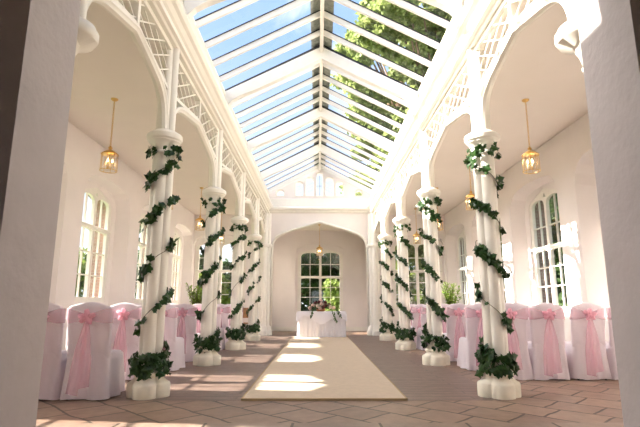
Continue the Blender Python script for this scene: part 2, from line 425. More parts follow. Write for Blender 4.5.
# ------------------------------------------------------------------ front wall with the opening the camera looks through, and the unseen room it stands in, walled in against flooding sky light
Pf = lambda u, v, w: (u, 2.86 - w, v)
fo = [(5.2, -.1), (5.2, 4.5), (1.95, 4.5), (1.95, EZ-.02), (0, RZ-.01), (-1.95, EZ-.02), (-1.95, 4.5), (-5.2, 4.5), (-5.2, -.1),
      (-1.66, -.1), (-1.66, 3.5), (-1.5, 3.7), (-1.1, 3.85), (0, 4.0), (1.1, 3.85), (1.5, 3.7), (1.66, 3.5), (1.66, -.1)]
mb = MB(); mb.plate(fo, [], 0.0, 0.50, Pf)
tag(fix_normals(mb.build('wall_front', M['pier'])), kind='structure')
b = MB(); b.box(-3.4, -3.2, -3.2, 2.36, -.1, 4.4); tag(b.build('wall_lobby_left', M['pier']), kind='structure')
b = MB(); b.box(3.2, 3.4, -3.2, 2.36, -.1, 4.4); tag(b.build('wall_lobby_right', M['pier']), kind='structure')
b = MB(); b.plate([(-3.4, -.1), (3.4, -.1), (3.4, 4.4), (-3.4, 4.4)], [arch_light(-.6, .6, .02, 2.3, .2)], 0, -.2, lambda u, v, w: (u, -3.2+w, v)); tag(b.build('wall_lobby_back', M['pier']), kind='structure')  # opening in the unseen back wall, added to brighten the front wall's near face
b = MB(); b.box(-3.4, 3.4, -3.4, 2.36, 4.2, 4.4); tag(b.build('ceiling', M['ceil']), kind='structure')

# ------------------------------------------------------------------ arcade beam and cornice (both sides)
prof = [(2.12, BEAM), (1.87, BEAM), (1.85, BEAM+.02), (1.81, BEAM+.03), (1.80, BEAM+.07), (1.84, BEAM+.09), (1.84, BEAM+.13), (1.80, BEAM+.15), (1.76, BEAM+.19),
        (1.72, BEAM+.21), (1.69, BEAM+.25), (1.69, BEAM+.29), (1.73, BEAM+.31), (1.80, BEAM+.32), (1.82, BEAM+.34), (1.83, BEAM+.50), (1.80, BEAM+.52), (1.80, BEAM+.55), (1.85, BEAM+.57), (1.86, BEAM+.60),
        (1.87, EZ-.09), (1.85, EZ-.07), (1.84, EZ-.04), (1.87, EZ-.02), (1.92, EZ-.015), (2.12, EZ-.11)]
for s in (-1, 1):
    mb = MB(); mb.loft([[(s*x, 2.86, z) for x, z in prof], [(s*x, 16.9, z) for x, z in prof]])
    tag(fix_normals(mb.build('trim_3' if s < 0 else 'trim_4', M['iron'])), kind='structure')

# ------------------------------------------------------------------ columns
def section(r, lobe, z, n=64, c=(0, 0)):
    """quatrefoil section: lobe 0 = circle, 1 = four full lobes on the axes"""
    out = []
    for k in range(n):
        a = 2*PI*k/n
        # distance to boundary of union of 4 circles radius a0 at offset b0
        a0 = r*0.47; b0 = r - a0; best = 0
        for j in range(4):
            t = a - j*PI/2; dd = a0*a0 - (b0*math.sin(t))**2
            if dd >= 0 and math.cos(t) > 0: best = max(best, b0*math.cos(t) + math.sqrt(dd))
        rr = best if best > 0 else r*0.72
        rr = lobe*rr + (1-lobe)*r
        out.append((c[0]+rr*math.cos(a), c[1]+rr*math.sin(a), z))
    return out

def make_column(name='column'):
    root = empty(name)
    mb = MB(); mb.loft([section(r, l, z) for r, l, z in ((.236, .65, 0), (.238, .65, .01), (.238, .65, .135), (.230, .65, .152), (.195, .5, .172), (.165, .6, .20), (.160, .6, .215), (.175, .6, .23), (.178, .6, .25), (.168, .7, .27), (.150, .8, .285), (.140, .8, .31))])
    mb.build('base', M['stonebase'], root, True, 40)
    mb = MB(); mb.loft([section(.135, .8, .30), section(.133, .8, 1.5), section(.130, .8, 2.90)]); mb.build('shaft', M['iron'], root, True, 50)
    mb = MB(); mb.loft([section(r, l, z) for r, l, z in ((.135, 1, 2.80), (.150, .7, 2.815), (.152, .7, 2.84), (.137, .9, 2.855), (.140, .8, 2.89), (.150, .6, 2.925), (.170, .4, 2.955), (.192, .3, 2.975), (.196, .25, 2.99), (.213, .2, 3.005), (.216, .2, 3.015), (.216, .2, 3.060), (.205, .2, 3.075), (.180, .2, 3.09), (.125, .4, 3.125))])
    mb.build('capital', M['iron'], root, True, 28)
    mb = MB(); mb.loft([section(.118, 1, 3.11), section(.116, 1, BEAM+.01)]); mb.build('upper_shaft', M['iron'], root, True, 50)
    return root

def copy_tree(o, parent=None):
    c = o.copy(); C.objects.link(c)
    if parent is not None: c.parent = parent
    for ch in [x for x in list(o.children)]: copy_tree(ch, c)
    return c

ordn = ['nearest', 'second', 'third', 'fourth', 'fifth']
def make_corbel():
    root = empty('corbel')
    mb = MB(); mb.loft([section(r, l, z) for r, l, z in ((.02, 0, 2.72), (.045, 0, 2.735), (.05, 0, 2.76), (.035, 0, 2.785), (.045, 0, 2.80), (.06, 0, 2.86), (.10, .1, 2.93), (.205, .15, 2.985), (.215, .1, 3.01), (.215, .1, 3.055), (.200, .1, 3.075), (.190, .1, 3.10), (.15, .2, 3.12), (.12, .5, 3.13))])
    mb.build('capital', M['iron'], root, True, 40)
    mb = MB(); mb.loft([[(x, y, z) for x, y in ((-w, 0), (w, 0), (w, -.46), (-w, -.46))] for w, z in ((.03, 2.78), (.10, 2.93), (.14, 3.0), (.14, 3.10))]); fix_normals(mb.build('bracket', M['iron'], root))
    mb = MB(); mb.loft([section(.118, 1, 3.11), section(.116, 1, BEAM+.01)]); mb.build('upper_shaft', M['iron'], root, True, 50)
    return root
for s, sn in ((-1, 'left'), (1, 'right')):
    o = make_corbel(); o.location = (s*WC, COLY[0], 0)
    tag(o, 'cream flared corbel capital poking out behind the %s foreground pier' % sn, 'corbel')
col0 = make_column(); first = True
for s, sn in ((-1, 'left'), (1, 'right')):
    for k, y in enumerate(COLY):
        if k == 0: continue
        o = col0 if first else copy_tree(col0); first = False
        o.location = (s*WC, y, 0)
        lab = ['', 'large cream clustered column closest to the camera on the %s, wound with ivy' % sn,
                     'cream clustered column second in the %s row, wound with ivy' % sn,
                     'cream clustered column third in the %s row, wound with ivy' % sn,
                     'small-looking cream clustered column farthest down the %s row, next to the end wall' % sn][k]
        tag(o, lab, 'column', 'cream clustered columns of the two arcades')

# responds at the chancel arch (clustered half columns)
for s, sn in ((-1, 'left'), (1, 'right')):
    root = empty('pilaster', (s*1.93, ENDY-.12, 0))
    tag(root, 'white moulded pilaster standing at the %s side of the far arch' % sn, 'pilaster', 'pilasters of the far arch')
    n = MB()
    n.loft([section(r, 1, z) for r, z in ((.30, 0), (.30, .15), (.27, .18), (.25, .28), (.22, .32))]); n.build('base', M['wood_white'], root, True, 40)
    n = MB(); n.loft([section(.20, 1, .3), section(.20, 1, BEAM)]); n.build('shaft', M['wood_white'], root, True, 50)
    n = MB(); n.loft([section(r, .6, z) for r, z in ((.205, 3.0), (.235, 3.04), (.25, 3.09), (.235, 3.13), (.205, 3.15))]); n.build('capital', M['wood_white'], root, True, 40)

# ------------------------------------------------------------------ arches with lattice spandrels
def arch_curve(a):               # half curve from column face to apex; u in [0, a]
    base = [(0.0, 3.12), (0.01, 3.20), (0.035, 3.30), (0.085, 3.41), (0.16, 3.50), (0.27, 3.57), (0.45, 3.635)]
    k = min(1.0, a/1.33)
    pts = [(u*k, z) for u, z in base]
    pts += [(0.45*k + (a-0.45*k)*t, 3.635 + (3.80-3.635)*t**0.95) for t in (0.33, 0.66, 1.0)]
    return pts

def lattice_lines(y0, y1, zlo, zhi, slope, step):
    """segments of the family z = slope*y + c clipped to z in [zlo(y), zhi], y in [y0, y1]"""
    segs = []
    c0 = -abs(slope)*(y1-y0) + min(zlo(y0), zlo(y1)) - .5; c1 = zhi + abs(slope)*(y1-y0)+.5
    c = c0
    while c < c1:
        c += step; seg = None
        for i in range(81):
            y = y0 + (y1-y0)*i/80; z = (slope*(y-y0) + c)
            ins = zlo(y) <= z <= zhi
            if ins:
                if seg is None: seg = [(y, z), (y, z)]
                else: seg[1] = (y, z)
            elif seg: break
        if seg and seg[1][0]-seg[0][0] > 0.02: segs.append(seg)
    return segs

def arcade_bay(s, y0, y1, label):
    a0, a1 = y0+.10, y1-.10; mid = (a0+a1)/2; h = mid-a0
    root = empty('arch_frame', (s*WC, mid, 3.1)); tag(root, label, 'arch', 'cream iron arches with lattice spandrels')
    L = lambda y, z, x=0.0: (s*x, y-mid, z-3.1)      # x positive = towards aisle
    half = arch_curve(h)
    sm = []                                           # smooth the half curve (Catmull-Rom)
    ex = [(2*half[0][0]-half[1][0], 2*half[0][1]-half[1][1])] + half + [(2*half[-1][0]-half[-2][0], 2*half[-1][1]-half[-2][1])]
    for i in range(1, len(ex)-2):
        for q_ in range(4):
            t = q_/4; p_ = []
            for d_ in (0, 1):
                A, B, C_, D = ex[i-1][d_], ex[i][d_], ex[i+1][d_], ex[i+2][d_]
                p_.append(.5*((2*B) + (C_-A)*t + (2*A-5*B+4*C_-D)*t*t + (3*B-A-3*C_+D)*t**3))
            sm.append(tuple(p_))
    sm.append(half[-1]); half = sm
    pts = [(a0+u, z) for u, z in half] + [(a1-u, z) for u, z in reversed(half[:-1])]
    rib = MB()
    # moulded rib: wide rectangle + roll below
    n = len(pts); rings = []
    for i, (y, z) in enumerate(pts):
        ya, za = pts[max(0, i-1)]; yb, zb = pts[min(n-1, i+1)]
        t = Vector((yb-ya, zb-za)).normalized(); nn = Vector((-t[1], t[0]))     # outward (up)
        prof = [(-.058, .045), (-.062, .012), (-.048, .0), (-.038, -.026), (0, -.04), (.038, -.026), (.048, 0), (.062, .012), (.058, .045)]
        rings.append([L(y+nn[0]*b, z+nn[1]*b, q) for q, b in prof])
    rib.loft(rings); fix_normals(rib.build('arch_rib', M['iron'], root, True, 35))
    chord = 3.66; apex = 3.86
    def zlo(y):
        t = (y-a0)/h if y <= mid else (a1-y)/h
        return chord + (apex-chord)*t
    st = MB()
    st.bar(L(a0-.02, chord), L(mid, apex), .07, .045, (1, 0, 0) if False else (0, 0, 1)); st.bar(L(a1+.02, chord), L(mid, apex), .07, .045)
    st.build('strut', M['iron'], root)
    st = MB(); st.bar(L(mid, 3.80), L(mid, BEAM), .09, .06, (0, 1, 0)); st.build('king_post', M['iron'], root)
    st = MB(); st.bar(L(a0, BEAM-.03), L(a1, BEAM-.03), .10, .06); st.build('top_rail', M['iron'], root)
    la = MB()
    for (p, q) in ((a0, mid-.03), (mid+.03, a1)):
        for sl in (.55, -.55):
            for sg in lattice_lines(p, q, zlo, BEAM-.04, sl, .19):
                la.bar(L(sg[0][0], sg[0][1], -.02 if sl > 0 else .0), L(sg[1][0], sg[1][1], -.02 if sl > 0 else .0), .015, .016)
    la.build('lattice', M['iron'], root)

for s, sn in ((-1, 'left'), (1, 'right')):
    ys = COLY + [ENDY-.02]
    for k in range(len(ys)-1):
        arcade_bay(s, ys[k], ys[k+1], 'cream iron arch with diamond lattice spandrels, %s from the camera in the %s arcade' % (['first', 'second', 'third', 'fourth', 'last'][k], sn))

# ------------------------------------------------------------------ roof
slope = math.atan2(RZ-EZ, EX)
truss_y = [3.0, 5.72, 8.58, 11.45, 14.25]
def make_truss():
    root = empty('roof_truss')
    for s in (-1, 1):
        mb = MB()
        poly = [(1.85, 5.04), (1.85, 4.72), (1.80, 4.76), (1.70, 4.87), (1.55, 4.96), (1.2, 5.11), (0.7, 5.36), (0.0, 5.73), (0.0, 5.985)]
        mb.plate([(s*x, z) for x, z in poly], [], -.06, .06, lambda u, v, w: (u, w, v))
        fix_normals(mb.build('rafter', M['wood_white'], root))
    return root
t0 = make_truss()
for i, y in enumerate(truss_y):
    o = t0 if i == 0 else copy_tree(t0)
    o.location = (0, y, 0)
    tag(o, ['white timber roof truss right above the front wall', 'white timber roof truss crossing the very top of the glass roof view',
            'second white roof truss back from the camera under the glass', 'third white roof truss back from the camera under the glass',
            'farthest white roof truss just before the gable lights'][i], 'roof truss', 'white trusses of the glass roof')
roof = empty('glass_roof', (0, 2.86, EZ)); tag(roof, 'long pitched glass roof with white glazing bars over the nave', 'glass roof')
RL = lambda x, y, z: (x, y-2.86, z-EZ)
mb = MB(); mb.box(-.033, .033, 0, 14.04, RZ-EZ-.16, RZ-EZ-.01); mb.build('ridge_beam', M['wood_white'], roof)
for s in (-1, 1):
    mb = MB(); mb.plate([(s*.03, RZ-EZ-.005+.03), (s*.20, RZ-EZ-.005-.17*(RZ-EZ)/EX+.03), (s*.20, RZ-EZ+.025-.17*(RZ-EZ)/EX), (s*.0, RZ-EZ+.09)], [], 0, 14.3, lambda u, v, w: (u, w, v))
    fix_normals(mb.build('ridge_flashing', M['lead'], roof))
    mb = MB(); z0 = .005
    mb.add([RL(s*(EX+.12), 2.8, EZ-.12*(RZ-EZ)/EX+.02), RL(s*(EX+.12), 17.2, EZ-.12*(RZ-EZ)/EX+.02), RL(0, 17.2, RZ+.02), RL(0, 2.8, RZ+.02)], [(0, 1, 2, 3)])
    mb.build('glass_sheet', M['roofglass'], roof)
    ys = []
    tb = truss_y + [ENDY+.15]
    for a, b in zip(tb[:-1], tb[1:]):
        nn = 5
        for j in range(1, nn): ys.append(a + (b-a)*j/nn)
    ys.append(16.8)
    for y in ys:
        mb = MB(); mb.bar(RL(s*EX, y, EZ-.045), RL(s*.02, y, RZ-.045), .045, .095, (0, 0, 1)); mb.build('glazing_bar', M['wood_white'], roof)
    mb = MB()
    for y in ys + truss_y: mb.bar(RL(s*EX, y, EZ+.008), RL(s*.02, y, RZ+.008), .075 if y not in truss_y else .10, .012, (0, 0, 1))
    mb.build('glazing_seal', M['seal'], roof)

# ------------------------------------------------------------------ lanterns
def make_lantern():
    root = empty('hanging_lantern')          # origin at the ceiling
    mb = MB(); mb.lathe([(.055, 0), (.055, -.012), (.035, -.03), (.012, -.04)], 20); mb.build('canopy', M['brass'], root, True, 40)
    mb = MB()
    L = .74; n = 24
    for k in range(n):
        z = -.04 - (k+.5)*L/n; pts = []
        for j in range(8):
            a = 2*PI*j/8; u = .011*math.cos(a); v = .022*math.sin(a)
            pts.append((u, 0, z+v) if k % 2 else (0, u, z+v))
        mb.tube(pts, .0035, 5, True)
    mb.build('chain', M['brass'], root, True)
    mb = MB(); b = -.78
    mb.lathe([(.012, b), (.02, b-.02), (.035, b-.035), (.02, b-.05), (.02, b-.065), (.05, b-.075), (.085, b-.10), (.128, b-.135), (.132, b-.145), (.118, b-.15)], 24); mb.build('cap', M['brass'], root, True, 40)
    mb = MB(); n = 8; r0, r1 = .112, .120
    ring = lambda r, z: [(r*math.cos(2*PI*k/n+.2), r*math.sin(2*PI*k/n+.2), z) for k in range(n)]
    mb.loft([ring(r1, b-.150), ring(r0+.01, b-.40), ring(r0-.03, b-.425)], False); mb.build('glass_shade', M['lampglass'], root)
    mb = MB()
    for k in range(n):
        a = 2*PI*k/n+.2; mb.tube([(r1*math.cos(a), r1*math.sin(a), b-.15), ((r0+.01)*math.cos(a), (r0+.01)*math.sin(a), b-.40)], .004, 6)
    mb.tube([((r0+.012)*math.cos(2*PI*k/24), (r0+.012)*math.sin(2*PI*k/24), b-.402) for k in range(24)], .006, 6, True)
    mb.build('cage', M['brass'], root, True)
    mb = MB(); mb.tube([(0, 0, b-.14), (0, 0, b-.35)], .006, 6)
    for k in range(3):
        a = 2*PI*k/3+.5; mb.tube([(0, 0, b-.35), (.03*math.cos(a), .03*math.sin(a), b-.36), (.045*math.cos(a), .045*math.sin(a), b-.33)], .005, 6)
    mb.build('candle_arms', M['brass'], root, True)
    for k in range(3):
        a = 2*PI*k/3+.5; c = (.045*math.cos(a), .045*math.sin(a), b-.33)
        mb = MB(); mb.lathe([(.011, 0), (.011, .06)], 10, c); cd = mb.build('candle_tube', M['candle'], root)
        mb = MB(); mb.lathe([(.006, .06), (.013, .075), (.014, .09), (.008, .11), (.002, .125)], 10, c); mb.build('bulb', M['bulb'], cd, True)
    return root
ln0 = make_lantern(); first = True
for s, sn in ((-1, 'left'), (1, 'right')):
    for k, y in enumerate(BAYS[1:]):
        o = ln0 if first else copy_tree(ln0); first = False
        o.location = (s*3.27 - .03, y, CEIL)
        where = ['nearest the camera, before a tall window', 'hidden behind the nearest ivy column', 'third from the camera', 'hanging farthest back, by the aisle end window'][k]
        tag(o, 'lit brass lantern in the %s aisle, %s' % (sn, where), 'lantern', 'brass lanterns hanging in the aisles')
o = copy_tree(ln0); o.location = (.0, 18.0, 4.05); tag(o, 'small brass lantern hanging above the white table in the far arch', 'lantern', 'brass lanterns hanging in the aisles')

# ------------------------------------------------------------------ carpet
rn = empty('carpet_runner', (0, 5.36, 0)); tag(rn, 'long cream carpet runner lying down the middle of the brown floor to the table', 'carpet')
mb = MB(); mb.loft([[(x, y, z) for x, y in ((-.875, .02), (.875, .02), (.875, 10.5), (-.875, 10.5))] for z in (.001, .022)]); mb.build('pile', M['carpet'], rn)
mb = MB(); mb.box(-.89, .89, 0, .022, .001, .024); mb.box(-.89, -.873, .02, 10.5, .001, .024); mb.box(.873, .89, .02, 10.5, .001, .024); mb.build('binding', M['carpet_edge'], rn)

# ------------------------------------------------------------------ chairs
def rounded_rect(x0, x1, y0, y1, r, n):
    """n points around, evenly by arc length, starting at rear centre (y0), counter-clockwise seen from above"""
    segs = []
    def corner(cx, cy, a0):
        return [(cx + r*math.cos(a0+PI/2*k/6), cy + r*math.sin(a0+PI/2*k/6)) for k in range(7)]
    path = [((x0+x1)/2, y0)] + corner(x1-r, y0+r, -PI/2) + corner(x1-r, y1-r, 0) + corner(x0+r, y1-r, PI/2) + corner(x0+r, y0+r, PI) + [((x0+x1)/2, y0)]
    d = [0]
    for a, b in zip(path[:-1], path[1:]): d.append(d[-1] + math.hypot(b[0]-a[0], b[1]-a[1]))
    out = []; j = 0
    for k in range(n):
        t = d[-1]*k/n
        while d[j+1] < t: j += 1
        q = (t-d[j])/max(1e-9, d[j+1]-d[j]); out.append((path[j][0]+(path[j+1][0]-path[j][0])*q, path[j][1]+(path[j+1][1]-path[j][1])*q))
    return out

def make_chair(seed):
    r = random.Random(seed)
    root = empty('covered_chair')
    N = 120
    ph = [r.uniform(0, 6.28) for _ in range(6)]
    cov = MB(); rings = []
    zs = [.015, .08, .16, .24, .32, .40, .455, .475, .485]
    for z in zs:
        t = max(0, (.47-z)/.47)                       # 0 at the seat, 1 at the floor
        fl = .040*t
        ins = 0 if z < .46 else (z-.455)*.7
        pts = rounded_rect(-.225-fl+ins, .225+fl-ins, -.005-fl*.9, .465+fl-ins, .045+.01*t, N)
        ring = []
        for k, (x, y) in enumerate(pts):
            a = 2*PI*k/N; cx, cy = 0, .23
            dv = Vector((x-cx, y-cy)).normalized()
            w = .012*t**1.2*(math.sin(7*a+ph[0]) + .7*math.sin(13*a+ph[1]) + .35*math.sin(23*a+ph[2]))
            if k < 3 or k > N-4: w -= .028*t           # inverted pleat at the rear
            ring.append((x+dv[0]*w, y+dv[1]*w, max(.006, z + .008*t*math.sin(5*a+ph[3]))))
        rings.append(ring)
    cov.loft(rings)
    # upper back slab, slightly reclined
    rings = []; W = .234
    nb = 60
    for i in range(13):
        t = i/12; z = .44 + (.985-.44)*t
        th = .030 - .006*t; yc = .032 - .045*t
        w = W + .004*math.sin(t*5+ph[4])
        if t > .85: w -= .018*((t-.85)/.15)**2
        pts = rounded_rect(-w, w, yc-th, yc+th, .024, nb)
        ring = []
        for (x, y) in pts:
            top = 0
            if t > .6: top = (t-.6)/.4 * (.050*math.cos(min(1, abs(x)/W)*PI/2)**1.6 - .012)      # crowned top edge
            ring.append((x, y + .0035*math.sin(x*40+t*6+ph[5]), z+top))
        rings.append(ring)
    # rounded closing of the top edge
    last = rings[-1]
    yc = -.013
    rings.append([(x*.985, yc+(y-yc)*.55, z+.013) for x, y, z in last]); rings.append([(x*.97, yc+(y-yc)*.1, z+.017) for x, y, z in last])
    cov.loft(rings)
    cov.build('cover', M['cover'], root, True, 50)
    # feet peeping out
    for sx in (-1, 1):
        for y in (.03, .43):
            mb = MB(); mb.lathe([(.014, 0), (.014, .05)], 8, (sx*.19, y, 0)); mb.build('leg', M['darkleg'], root)
    # sash: band gathered towards the knot
    kz = .865; cxk = r.uniform(-.02, .02)
    band = MB(); nu, nv = 60, 9
    W2 = W+.010
    rows = []
    for j in range(nv):
        v = j/(nv-1)-.5; row = []
        outline = rounded_rect(-W2, W2, -.052, .036, .030, nu)
        for (x, y) in outline:
            q = min(1, abs(x-cxk)/.20) if y < 0 else 1
            hgt = .045 + .115*q**0.8
            z = kz + .005 + v*hgt + .03*q*(1 if y < 0 else 1)*.6
            bulge = .006*math.sin(v*20 + x*12+ph[1])*(1.2-q)
            row.append((x, y-.008*(1-q) + bulge*.7 + .009*(z-.9 < 0)*0, z))
        rows.append(row)
    band.loft(rows, False); band.build('sash_band', M['band'], root, True)
    # knot with puffs
    bow = MB()
    def puff(cx, cy, cz, rx, ry, rz, rot, sd):
        rr = random.Random(sd); vs = []; nn, mm = 14, 9
        p1, p2 = rr.uniform(0, 6), rr.uniform(0, 6)
        for i in range(mm+1):
            th = PI*i/mm
            for k in range(nn):
                a = 2*PI*k/nn; q = 1 + .16*math.sin(4*a+p1) + .10*math.sin(5*th+p2)
                x, y, z = rx*q*math.sin(th)*math.cos(a), ry*q*math.sin(th)*math.sin(a), rz*q*math.cos(th)
                c, s_ = math.cos(rot), math.sin(rot)
                vs.append((cx + x*c - z*s_, cy+y, cz + x*s_ + z*c))
        fs = [(i*nn+k, i*nn+(k+1) % nn, (i+1)*nn+(k+1) % nn, (i+1)*nn+k) for i in range(mm) for k in range(nn)]
        bow.add(vs, fs)
    puff(cxk, -.075, kz, .026, .026, .032, 0, seed)
    for j in range(5):
        a = j*2*PI/5 + r.uniform(-.3, .3) + .3
        puff(cxk+.050*math.cos(a), -.070, kz+.040*math.sin(a)+.012, .046, .026, .028, a, seed+j)
    bow.build('bow', M['bow'], root, True)
    # two tails falling to the hem
    for j, (dx, zb, dr) in enumerate(((-.022, .07, -.035 + r.uniform(-.03, .02)), (.018, .10 + r.uniform(0, .05), .005 + r.uniform(-.02, .03)))):
        tl = MB(); rings = []; nu = 11
        for i in range(15):
            t = i/14; z = kz-.02 - (kz-.02-zb)*t
            hw = .018 + .044*min(1, t*1.6)**.8
            cx = cxk + dx*min(1, t*3) + dr*t
            yb = -.068 + .012*math.sin(t*7+j) if z > .47 else -.058 - .035*(.47-z)/.47
            row = []
            for k in range(nu):
                u = k/(nu-1)*2-1
                row.append((cx + u*hw, yb - j*.012 + 0.007*math.sin(u*5.0+ph[j]+t*2) , z + .012*u*(j*2-1)*t))
            rings.append(row)
        vs = [p for rw in rings for p in rw]
        fs = [(i*nu+k, i*nu+k+1, (i+1)*nu+k+1, (i+1)*nu+k) for i in range(14) for k in range(nu-1)]
        tl.add(vs, fs); tl.build('sash_tail', M['sash'], root, True)
    return root

protos = [make_chair(11), make_chair(23), make_chair(37)]
used = [False]*3
def chair(i, x, y, rz, label):
    if not used[i]: o = protos[i]; used[i] = True
    else: o = copy_tree(protos[i])
    o.location = (x, y, 0); o.rotation_euler = (0, 0, rz)
    tag(o, label, 'chair', 'white covered chairs with pink sashes in the %s aisle' % ('left' if x < 0 else 'right'))
rown = ['first', 'second', 'third', 'fourth', 'fifth', 'sixth', 'seventh', 'eighth', 'ninth']
rowsL = [(5.38, [-2.575, -3.11]), (6.74, [-2.745, -3.29])] + [(d, [-2.52, -3.07]) for d in (7.72, 8.92, 10.02, 11.12, 12.25, 13.35, 14.45)]
rowsR = [(6.76, [2.60, 3.12, 3.68, 4.21])] + [(d, [2.53, 3.08]) for d in (7.74, 8.92, 10.02, 11.12, 12.22, 13.32)]
q = 0
for rows, sn in ((rowsL, 'left'), (rowsR, 'right')):
    for k, (d, xs) in enumerate(rows):
        for j, x in enumerate(xs):
            pl = ['nearest the carpet', 'second from the carpet', 'third from the carpet', 'beside the wall'][j]
            if (sn, k, j) == ('left', 0, 1): pl = 'cut by the pier'
            rr = random.Random(100*k+10*j+(sn == 'left'))
            chair(q % 3, x + rr.uniform(-.01, .01), d + rr.uniform(-.02, .02), rr.uniform(-.04, .04),
                  'white chair with pink bow, %s row back in the %s aisle, %s' % (rown[k], sn, pl)); q += 1

# bare wooden chair near the far end of the left aisle
wc = empty('wooden_chair', (-2.26, 15.15, 0)); tag(wc, 'small brown wooden chair left uncovered beyond the last left column', 'chair')
for x, y, h in ((-.19, 0, .95), (.19, 0, .95), (-.19, .4, .45), (.19, .4, .45)):
    mb = MB(); mb.box(x-.02, x+.02, y-.02, y+.02, 0, h); mb.build('leg', M['wood'], wc)
mb = MB(); mb.box(-.21, .21, -.02, .42, .44, .475); mb.build('seat', M['wood'], wc)
mb = MB(); mb.box(-.17, .17, -.012, .012, .62, .93); mb.build('backrest', M['wood'], wc)

# ------------------------------------------------------------------ table with cloth, flowers
tb = empty('altar_table', (.055, 15.42, 0)); tag(tb, 'rectangular table hidden under the white cloth in front of the far arch', 'table')
mb = MB(); mb.box(-.74, .74, .04, .68, .77, .795); mb.build('table_top', M['wood'], tb)
for x in (-.68, .68):
    for y in (.10, .62):
        mb = MB(); mb.box(x-.025, x+.025, y-.025, y+.025, 0, .77); mb.build('leg', M['wood'], tb)
cl = empty('tablecloth', (.055, 15.42, 0)); tag(cl, 'white pleated skirted cloth draped over the ceremony table', 'tablecloth')
mb = MB(); rings = []; N = 420
for z in (.012, .12, .25, .4, .55, .66, .74, .785, .802, .806):
    t = (.80-z)/.80; t = max(0, t)
    ins = .0 if z < .79 else (z-.785)*.9
    pts = rounded_rect(-.755+ins, .755-ins, .02+ins, .70-ins, .05, N); ring = []
    per = 2*(1.51+.68)
    for k, (x, y) in enumerate(pts):
        dv = Vector((x, (y-.36)*1.6)).normalized()
        s_ = per*k/N
        w = (.030*abs(math.sin(s_*PI/.145)) - .015)*min(1, t*1.6) + .01*t
        ring.append((x+dv[0]*w, y+dv[1]*w, z))
    rings.append(ring)
mb.loft(rings); mb.build('skirt', M['tablecloth'], cl, True, 60)
mb = MB(); rings = []
for (dz, off) in ((-.002, .0), (.0, .012), (-.005, .030), (-.05, .045), (-1, .060)):
    pts = rounded_rect(-.755-off, .755+off, .02-off, .70+off, .06, N); ring = []
    for k, (x, y) in enumerate(pts):
        if dz == -1:
            # swagged hem: deep in the middle of the front, shallow at corners
            zz = .808 - .11 - .30*max(0, 1-abs(abs(x)-.0)/.55)*(1 if y < .1 else .4) - .2*max(0, 1-abs(abs(x)-.78)/.2)
        else: zz = .812 + dz
        ring.append((x, y, zz))
    rings.append(ring)
mb.loft(rings[::-1], False)
mb.f.append(tuple(range(4*N, 5*N))) if False else None
top = MB(); pts = rounded_rect(-.77, .77, .005, .715, .06, N); top.add([(x, y, .813) for x, y in pts], [tuple(range(N))])
mb.add(top.v, top.f)
mb.build('overlay', M['tablecloth'], cl, True, 50)

def blob_rose(mb, c, r, sd):
    rr = random.Random(sd)
    for ring, (nr, rad, hh) in enumerate(((5, 1.0, .35), (5, .75, .6), (4, .45, .8))):
        for k in range(nr):
            a = 2*PI*k/nr + rr.uniform(-.3, .3) + ring*.6
            vs = []; n1, n2 = 6, 5
            for i in range(n1):
                for j in range(n2):
                    u = (i/(n1-1)-.5)*1.7; v = j/(n2-1)
                    R_ = r*rad*(.35 + .65*v**.6)*(1+.1*math.sin(u*5))
                    vs.append((c[0]+R_*math.cos(a+u*.75), c[1]+R_*math.sin(a+u*.75), c[2] + r*hh*(v*1.1-.1) - r*.25*u*u*v))
            mb.add(vs, [(i*n2+j, (i+1)*n2+j, (i+1)*n2+j+1, i*n2+j+1) for i in range(n1-1) for j in range(n2-1)])
    mb.lathe([(r*.02, -r*.2), (r*.35, -r*.1), (r*.42, r*.3), (r*.3, r*.75), (r*.05, r*.85)], 10, c)
def rotm(v, c, ax, an):
    return Matrix.Rotation(an, 3, ax) @ (Vector(v)-Vector(c)) + Vector(c)

fl = empty('flower_arrangement', (.03, 15.60, .815)); tag(fl, 'low arrangement of blush and burgundy roses with trailing greenery on the white table', 'flowers')
mb = MB(); mb.lathe([(.09, 0), (.12, .03), (.12, .055), (.10, .06)], 20); mb.build('bowl', M['pot'], fl, True, 40)
def leaf_shape(L, W):
    return [(0, 0, 0), (W*.5, L*.3, .0), (W*.42, L*.65, 0), (0, L, 0), (-W*.42, L*.65, 0), (-W*.5, L*.3, 0), (0, L*.5, L*.07)], [(0, 1, 6), (1, 2, 6), (2, 3, 6), (3, 4, 6), (4, 5, 6), (5, 0, 6)]
def put_leaf(mb, p, d, nrm, L, W, shape=None):
    d = Vector(d).normalized(); n = Vector(nrm); n = (n - d*n.dot(d))
    if n.length < 1e-3: n = d.orthogonal()
    n.normalize(); x = d.cross(n)
    vs, fs = (shape or leaf_shape)(L, W)
    mb.add([Vector(p) + x*v[0] + d*v[1] + n*v[2] for v in vs], fs)
mb = MB(); rr = random.Random(5)
for k in range(230):
    a = rr.uniform(0, 2*PI); e = rr.uniform(.0, 1.0); R0 = rr.uniform(.05, 1)
    p = Vector((.38*math.cos(a)*R0, .15*math.sin(a)*R0, .05 + .14*e*(1-R0*.7)))
    d = Vector((math.cos(a), math.sin(a)*.6, rr.uniform(-.2, .8)))
    put_leaf(mb, p, d, (0, rr.uniform(-1, .2), 1), rr.uniform(.05, .10), rr.uniform(.02, .035))
for sx, nn in ((-.20, 22), (.28, 30), (.40, 20)):
    for k in range(nn):
        t = k/nn; p = Vector((sx + (.12 if sx > 0 else -.06)*t + rr.uniform(-.02, .02), -.22 + rr.uniform(-.02, .01), .06 - (.28 if sx > .2 and sx < .35 else .18)*t))
        if t < .3: p.y = -.05-.17*t/.3
        put_leaf(mb, p, (rr.uniform(-1, 1), -.4, -.9), (0, -1, .2), .055, .02)
mb.build('foliage', M['foliage'], fl)
